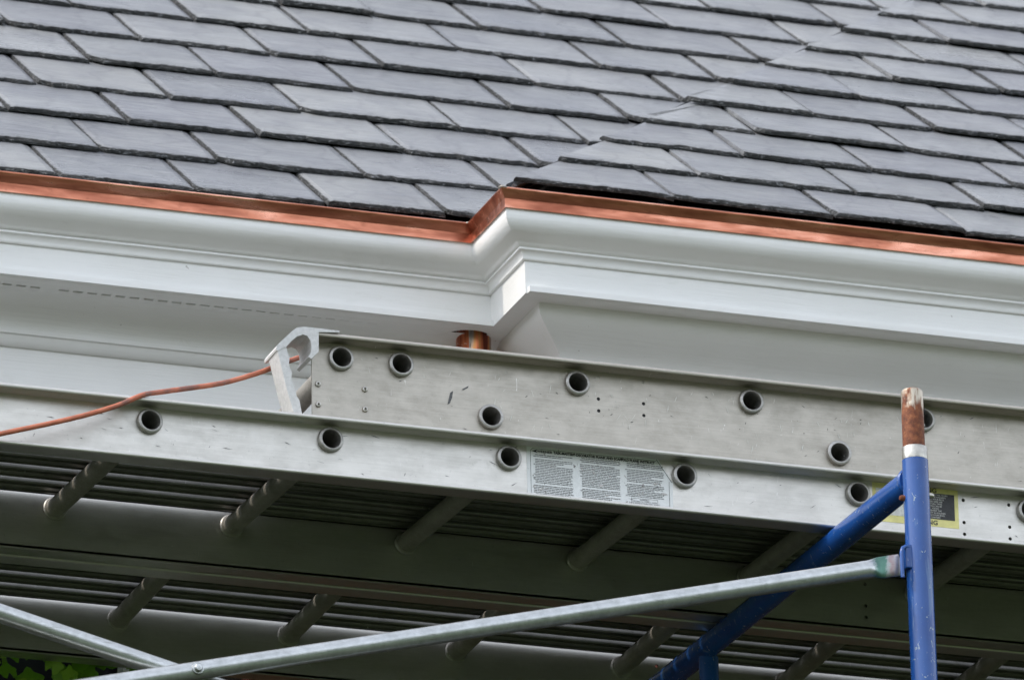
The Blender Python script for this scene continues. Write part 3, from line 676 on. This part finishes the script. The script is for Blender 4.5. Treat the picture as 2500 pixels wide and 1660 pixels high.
lab, lc = flat('instruction_label', [(-.2527, 6.440), (.0, 6.440), (.0, 6.4935), (-.0245, 6.5315), (-.2527, 6.5315)], YW - .0002, 'label_white', near_plank)
def sub(name, quads, y, mat, parent, pc):
    V = []; F = []
    for q in quads:
        n = len(V); V += [(a - pc.x, y - pc.y, b - pc.z) for a, b in q]; F.append(tuple(range(n, n + len(q))))
    return link(name, meshdata(name, V, F), mat, parent)
def bar(x0, z0, x1, z1): return [(x0, z0), (x1, z0), (x1, z1), (x0, z1)]
YI = YW - .0008
bl, br, bb, bt = -.2466, -.0060, 6.4425, 6.5290
sub('label_border', [bar(bl, bb, bl + .0006, bt - .004), bar(bl + .004, bt - .0006, -.028, bt), bar(br - .0006, bb + .003, br, 6.4945), [(bl, bt - .004), (bl + .0006, bt - .004), (bl + .0044, bt - .0006), (bl + .004, bt)], [(-.0282, 6.5312), (-.0272, 6.5312), (-.0008, 6.4935), (-.0018, 6.4935)]], YI, 'ink_black', lab, lc)
put_text(lab, lc, 'TASK-MASTER\u00ae DECORATOR PLANK AND SCAFFOLD PLANK INSTRUCT', -.2065, 6.5245, .0064, 'ink_black', YI - .0001, 'LEFT', .176, .00030)
put_text(lab, lc, 'WERNER', -.2350, 6.5243, .0058, 'ink_black', YI - .0001, 'LEFT', .0270, .00016)
sub('logo_swoosh', [[(-.2436, 6.5245), (-.2385, 6.5262), (-.2340, 6.5272), (-.2365, 6.5245), (-.2340, 6.5216), (-.2385, 6.5226)]], YI, 'ink_black', lab, lc)
q = []
for c0, c1, top, bot in ((-.2415, -.1730, 6.5185, 6.449), (-.1610, -.0910, 6.5200, 6.451), (-.0826, -.0150, 6.5195, 6.463)):
    z = top
    while z > bot:
        x = c0 + (0 if R.random() < .3 else .003); xe = c1 - (R.uniform(.002, .03) if R.random() < .3 else R.uniform(0, .002))
        if R.random() < .08: z -= .0022
        while x < xe:
            l = R.uniform(.002, .0085); q.append(bar(x, z - .00058, min(x + l, xe), z + .00058)); x += l + .0008
        z -= .00285
sub('fine_print', q, YI, 'ink_grey', lab, lc)['kind'] = 'stuff'
sub('notice_frame', [bar(-.0730, 6.4605, -.0270, 6.4609), bar(-.0730, 6.4455, -.0270, 6.4459), bar(-.0730, 6.4459, -.0726, 6.4605), bar(-.0274, 6.4459, -.0270, 6.4605)], YI - .0001, 'ink_black', lab, lc)
for i, s in enumerate(('WARNING', 'FAILURE TO COMPLY WITH', 'THESE INSTRUCTIONS MAY RESULT', 'IN SERIOUS INJURY')):
    put_text(lab, lc, s, -.050, 6.4583 - i * .0032, .0034, 'ink_black', YI - .0001, 'CENTER')
# scuffs worn into the label
q = []
for _ in range(46):
    cx, cz = R.uniform(-.243, -.01), R.uniform(6.446, 6.526); r0 = R.uniform(.0005, .0022); a0 = R.uniform(0, 3.14); st = R.uniform(1, 3.4)
    if cx > -.03 and cz > 6.49: continue
    P_ = []
    for i in range(9):
        a = 2 * math.pi * i / 9; r1 = r0 * R.uniform(.45, 1.2); ux, uz = r1 * math.cos(a) * st, r1 * math.sin(a)
        P_.append((cx + ux * math.cos(a0) - uz * math.sin(a0), cz + ux * math.sin(a0) + uz * math.cos(a0)))
    q.append(P_)
sub('scuff', q, YI - .0002, 'aluminium_rung', lab, lc)['kind'] = 'stuff'
# yellow warning label
wl, wc = flat('warning_label', bar(.352, 6.4640, .5045, 6.5310), YW - .0002, 'label_yellow', near_plank)
sub('panel', [bar(.3580, 6.4762, .4290, 6.5218)], YI, 'label_print_white', wl, wc)
sub('panel', [bar(.4300, 6.4770, .4975, 6.5222)], YI, 'ink_black', wl, wc)
for z in (6.5266, 6.4702): put_text(wl, wc, 'WARNING', .4375, z, .0112, 'ink_black', YI - .0001, 'CENTER', .058, .0002)
for i, s in enumerate(('BEFORE STARTING WORK', 'LEARN THE HAZARDS', 'WITH YOUR BOSS', 'AND SAFE USE', 'AT ALL TIMES', 'YOU CAN BE', 'KILLED', 'REVIEW THE', 'SAFETY GUIDELINES', 'WITH YOUR BOSS.', 'DANGER!')):
    put_text(wl, wc, s, .4635, 6.5192 - i * .00395, .0038, 'label_print_white', YI - .0002, 'CENTER')
# long scratches and stains on both front faces
def marks(parent, y, quads, mat):
    base = parent.location
    sub2 = []
    V = []; F = []
    for qd in quads:
        n = len(V); V += [(a - base.x, y - base.y, b - base.z) for a, b in qd]; F.append(tuple(range(n, n + len(qd))))
    o = link('scratch', meshdata('scratch', V, F), mat, parent); o['kind'] = 'stuff'; return o
def streak(x, z, dx, dz, w_):
    l = math.hypot(dx, dz) or 1; nx, nz = -dz / l * w_, dx / l * w_; m = R.uniform(.3, .7)
    return [(x, z), (x + dx * m + nx, z + dz * m + nz), (x + dx, z + dz), (x + dx * m - nx, z + dz * m - nz)]
qs = []
for cx, cz, n_ in ((-.435, 6.492, 8), (-.327, 6.493, 16), (-.61, 6.524, 6), (-.50, 6.505, 5), (-.2, 6.50, 2), (.15, 6.50, 5)):
    for _ in range(n_): qs.append(streak(cx + R.gauss(0, .016), cz + R.gauss(0, .004), R.uniform(-.003, .003), R.uniform(.002, .009), R.uniform(.0002, .0005)))
marks(near_plank, YW - .0003, qs, 'label_print_white')
qs = [streak(R.uniform(-1.1, .7), R.uniform(6.455, 6.53), R.uniform(-.02, .02), R.uniform(-.008, .008), R.uniform(.0002, .0007)) for _ in range(60)]
marks(near_plank, YW - .0004, qs, 'ink_grey')
qs = []
for _ in range(70): qs.append(streak(R.uniform(-.58, .65), R.uniform(6.56, 6.67), R.uniform(-.006, .006), R.uniform(.004, .018), R.uniform(.0002, .0007)))
qs += [streak(-.085 + .012 * i, 6.602 + .018 * (i % 2), .012, .018 * (1 if i % 2 == 0 else -1), .0003) for i in range(3)]
marks(top_plank, -.6505, qs, 'label_print_white')
qs = [[(-.372, 6.622), (-.367, 6.626), (-.3685, 6.615), (-.3725, 6.604), (-.377, 6.601), (-.3745, 6.612)], [(-.352, 6.630), (-.340, 6.6375), (-.341, 6.634), (-.349, 6.629)]]
qs += [streak(R.uniform(-.55, .65), R.uniform(6.56, 6.68), R.uniform(-.01, .01), R.uniform(-.006, .006), R.uniform(.0003, .0009)) for _ in range(44)]
marks(top_plank, -.6507, qs, 'ink_grey')

# ------------------------------------------------------------------ blue scaffold frame
PX, PY = .284, -1.029
RP = .0211
frame = empty('scaffold', 'blue painted scaffold end frame with rusty coupling pin at its post top', 'scaffold frame', (PX, PY, 0))
def fr(p): return (p[0] - PX, p[1] - PY, p[2])
link('post', tube_mesh('post', [fr((PX + .006, PY, 4.9)), fr((PX, PY, 6.4395))], RP, 32), 'blue_paint', frame)
link('collar', lathe_mesh('collar', [(.0170, 6.4385), (.0205, 6.4400), (.0207, 6.4415), (.0207, 6.4600), (.0200, 6.4612), (.0170, 6.4612)], 'Z', 32), 'zinc', frame)
pin = link('coupling_pin', lathe_mesh('coupling_pin', [(.0150, -.02), (.0180, -.02), (.0180, .0925), (.0172, .0965), (.0150, .0985), (.0142, .0970), (.0140, .05)], 'Z', 36), 'rusty_zinc', frame, (-.001, 0, 6.4615))
link('pin_hole', lathe_mesh('pin_hole', [(.0058, .0165), (.0058, .0184), (.0005, .0182), (.0005, .0165)], 'X', 18), 'dark_felt_and_shade', pin, (0, -.0030, .062))
link('ledger', tube_mesh('ledger', [fr((PX, PY + .018, 6.4118)), fr((.2615, -.09, 6.4118)), fr((.2515, .33, 6.4118))], RP - .0003, 32), 'blue_paint', frame)
link('weld', lathe_mesh('weld', [(.0205, .0185), (.0232, .0215), (.0232, .0245), (.0212, .0275), (.0205, .0275)], 'Y', 24), 'blue_paint', frame, (0, 0, 6.4118))
link('inner_post', tube_mesh('inner_post', [fr((.274, -.135, 4.9)), fr((.266, -.135, 6.395))], .0168, 28), 'blue_paint', frame)
bolt = lathe_mesh('bolt', [(.0005, .0090), (.0035, .0082), (.0048, .0050), (.0048, 0), (.0005, 0)], 'X', 16)
link('bolt', bolt, 'zinc', frame, (RP - .0008, -.002, 6.3815)); b2 = link('bolt', bolt.copy(), None, frame, (-RP + .0008, .001, 6.374)); b2.data.materials.clear(); b2.data.materials.append(MAT['rusty_zinc']); b2.rotation_euler = (0, 0, math.pi)
lk = box('brace_lock', (-RP - .0055, -.012, 6.252), (-RP + .006, .008, 6.292), 'blue_paint', frame, .002)
link('lock_latch', tube_mesh('lock_latch', [(.004, -.006, .0130), (-.004, -.008, .0165), (-.0115, -.010, .0120), (-.0135, -.010, .004), (-.0135, -.010, -.020), (-.0130, -.010, -.038)], .0034, 10), 'blue_paint', lk)

# ------------------------------------------------------------------ cross brace
brace = empty('cross_brace', 'galvanised steel cross brace, two tubes bolted where they cross', 'brace', (-.932, PY, 5.9705))
def bt_(p): return tuple(Vector(p) - brace.location)
RB = .0147
def brace_tube(p0, p1, y, flat_end=True):
    p0, p1 = Vector((p0[0], y, p0[1])), Vector((p1[0], y, p1[1])); d = (p1 - p0).normalized()
    me = tube_mesh('brace_tube', [bt_(p0), bt_(p0 + d * .3), bt_(p1 - d * .062), bt_(p1 - d * .052), bt_(p1 - d * .040), bt_(p1 - d * .034), bt_(p1)], RB, 24)
    for v in me.vertices:                                     # flattened, slightly widened end
        w_ = Vector(v.co) + brace.location; a = (w_ - p1).dot(d)
        k = min(1, max(0, (a + .058) / .022)); k = k * k * (3 - 2 * k)
        off = w_ - (p1 + d * a); up = Vector((-d.z, 0, d.x)); u_ = off.dot(up); yy = off.y
        v.co = Vector(bt_(p1 + d * a + up * (u_ * (1 + .22 * k)))) + Vector((0, yy * (1 - .78 * k), 0))
    return link('brace_tube', autosmooth(me, 60), 'galvanised', brace)
SL = (6.2585 - 5.9705) / (.246 + .932)
def daubed():
    m = MAT['galvanised'].copy(); m.name = 'galvanised_daubed'; MAT[m.name] = m; ns, ls = m.node_tree.nodes, m.node_tree.links; b = ns['Principled BSDF']
    src = b.inputs['Base Color'].links[0].from_socket; tc = ns.new('ShaderNodeTexCoord'); sx = ns.new('ShaderNodeSeparateXYZ'); ls.new(tc.outputs['Object'], sx.inputs[0])
    n = noise(ns, ls, tc.outputs['Object'], 70, 4, .7, .6); x = mth(ns, ls, 'MULTIPLY_ADD', n.outputs[0], .030); ls.new(sx.outputs[0], x.node.inputs[2])
    k1 = ramp(ns, ls, mth(ns, ls, 'MULTIPLY', x, .8), [(.9180, (0, 0, 0)), (.9250, (.85, .85, .85)), (.9380, (.85, .85, .85)), (.9440, (0, 0, 0))]).outputs[0]
    k2 = ramp(ns, ls, mth(ns, ls, 'MULTIPLY', x, .8), [(.9410, (0, 0, 0)), (.9450, (.6, .6, .6)), (.9550, (.15, .15, .15))]).outputs[0]
    c = mix(ns, ls, k1, src, (.03, .15, .10)); c = mix(ns, ls, k2, c, (.22, .07, .07)); ls.new(c, b.inputs['Base Color'])
daubed()
t1 = brace_tube((-2.10, 5.9705 - SL * (2.10 - .932)), (.2525, 5.9705 + SL * (.2525 + .932)), PY)
t1.data.materials.clear(); t1.data.materials.append(MAT['galvanised_daubed'])
t2 = brace_tube((.30, 5.9705 - .2485 * (.30 + .932)), (-2.10, 5.9705 + .2485 * (2.10 - .932)), PY + .031)
link('pivot_bolt', lathe_mesh('pivot_bolt', [(.0004, -.0220), (.0050, -.0215), (.0066, -.0195), (.0068, -.0170), (.0092, -.0165), (.0098, -.0150), (.0098, -.0120), (.0060, -.0120), (.0060, .048), (.0004, .048)], 'Y', 22), 'galvanised', brace, (0, 0, 0))
# ------------------------------------------------------------------ orange extension cord
cp = [(-2.25, -.60, 6.5385), (-1.75, -.66, 6.5395)]
cp = [(-1.62, -.7290, 6.335), (-1.40, -.7280, 6.392), (-1.20, -.7270, 6.430), (-1.149, -.7265, 6.4455), (-1.041, -.7255, 6.4805), (-.965, -.7215, 6.5110), (-.918, -.7140, 6.5375), (-.882, -.7000, 6.5520), (-.816, -.676, 6.5755), (-.757, -.655, 6.598), (-.690, -.628, 6.632), (-.628, -.597, 6.670), (-.598, -.582, 6.6850), (-.56, -.562, 6.693), (-.51, -.535, 6.680), (-.45, -.50, 6.620), (-.40, -.47, 6.575), (-.34, -.45, 6.5655), (.25, -.42, 6.5655), (.9, -.34, 6.5655)]
def smooth(pts, n=8):
    P_ = [Vector(p) for p in pts]; P_ = [P_[0]] + P_ + [P_[-1]]; out = []
    for i in range(1, len(P_) - 2):
        for j in range(n):
            t = j / n; a, b, c, d = P_[i - 1:i + 3]
            out.append(.5 * (2 * b + (c - a) * t + (2 * a - 5 * b + 4 * c - d) * t * t + (3 * b - a - 3 * c + d) * t ** 3))
    return out + [P_[-2]]
cpts = smooth(cp); c0 = Vector((-.918, -.714, 6.5375))
co = link('extension_cord', tube_mesh('extension_cord', [p - c0 + Vector((0, 0, R.uniform(-.00015, .00015))) for p in cpts], .0043, 12), 'orange_cord', None, tuple(c0))
co['label'] = 'orange extension cord draped over the front plank and behind the bracket'; co['category'] = 'cord'

# ------------------------------------------------------------------ ivy by the window
ivy = empty('ivy_vine', 'bright green ivy leaves showing below the planks, under the brace tubes', 'ivy', (-.85, .36, 6.0))
def leaf_mesh(sd):
    r_ = random.Random(sd); P_ = []
    lobes = ((0, .92), (66, .82), (130, .66), (230, .66), (294, .82)); nseg = 30
    for i in range(nseg):
        a = 360 * i / nseg; rr = .74
        for la, lr in lobes:
            d = abs((a - la + 180) % 360 - 180); rr = max(rr, lr * math.exp(-(d / 38) ** 2) + .08)
        if abs(a - 180) < 14: rr = .22
        rr *= r_.uniform(.95, 1.05); P_.append((rr * math.sin(math.radians(a)), rr * math.cos(math.radians(a))))
    V = [(0, .04, .0)]; F = []
    for k in (.5, 1.0):
        for x, y in P_: V.append((x * k, y * k, .10 * k - .26 * abs(x * k) ** 1.3 - .10 * (y * k) ** 2 + r_.uniform(-.02, .02)))
    for i in range(nseg):
        j = (i + 1) % nseg; F.append((0, 1 + j, 1 + i)); F.append((1 + i, 1 + j, 1 + nseg + j, 1 + nseg + i))
    me = meshdata('leaf', [Vector(v) * .5 for v in V], F); me.materials.append(MAT['leaf'])
    for p in me.polygons: p.use_smooth = True
    return me
lms = [leaf_mesh(s) for s in range(6)]
stems = []
for i in range(7):
    x = -1.28 + i * .115 + R.uniform(-.03, .03); pts = []; z = 5.75
    while z < 6.53: pts.append((x + .85, R.uniform(-.004, .004), z - 6.0)); z += .06; x += R.uniform(-.03, .03)
    link('vine_stem', tube_mesh('vine_stem', pts, [.0035] * len(pts), 7), 'stem', ivy)
def put_leaf(x, z, s, y):
    me = R.choice(lms); o = bpy.data.objects.new('leaf', me); COL.objects.link(o); o.parent = ivy
    o.location = (x + .85, y - .36, z - 6.0); o.scale = (s, s, s)
    o.rotation_euler = (math.radians(R.uniform(58, 110)), R.uniform(-.9, .9) , R.uniform(-.7, .7)); return o
for _ in range(170):
    x = R.uniform(-1.30, -.60); z = 6.56 - abs(R.gauss(0, .22))
    put_leaf(x, z, R.uniform(.038, .066), .352 - R.uniform(0, .035))
for i in range(34):
    put_leaf(-.86 + .27 * (i + R.random()) / 34, R.uniform(6.44, 6.502), R.uniform(.034, .052), R.uniform(.315, .335))
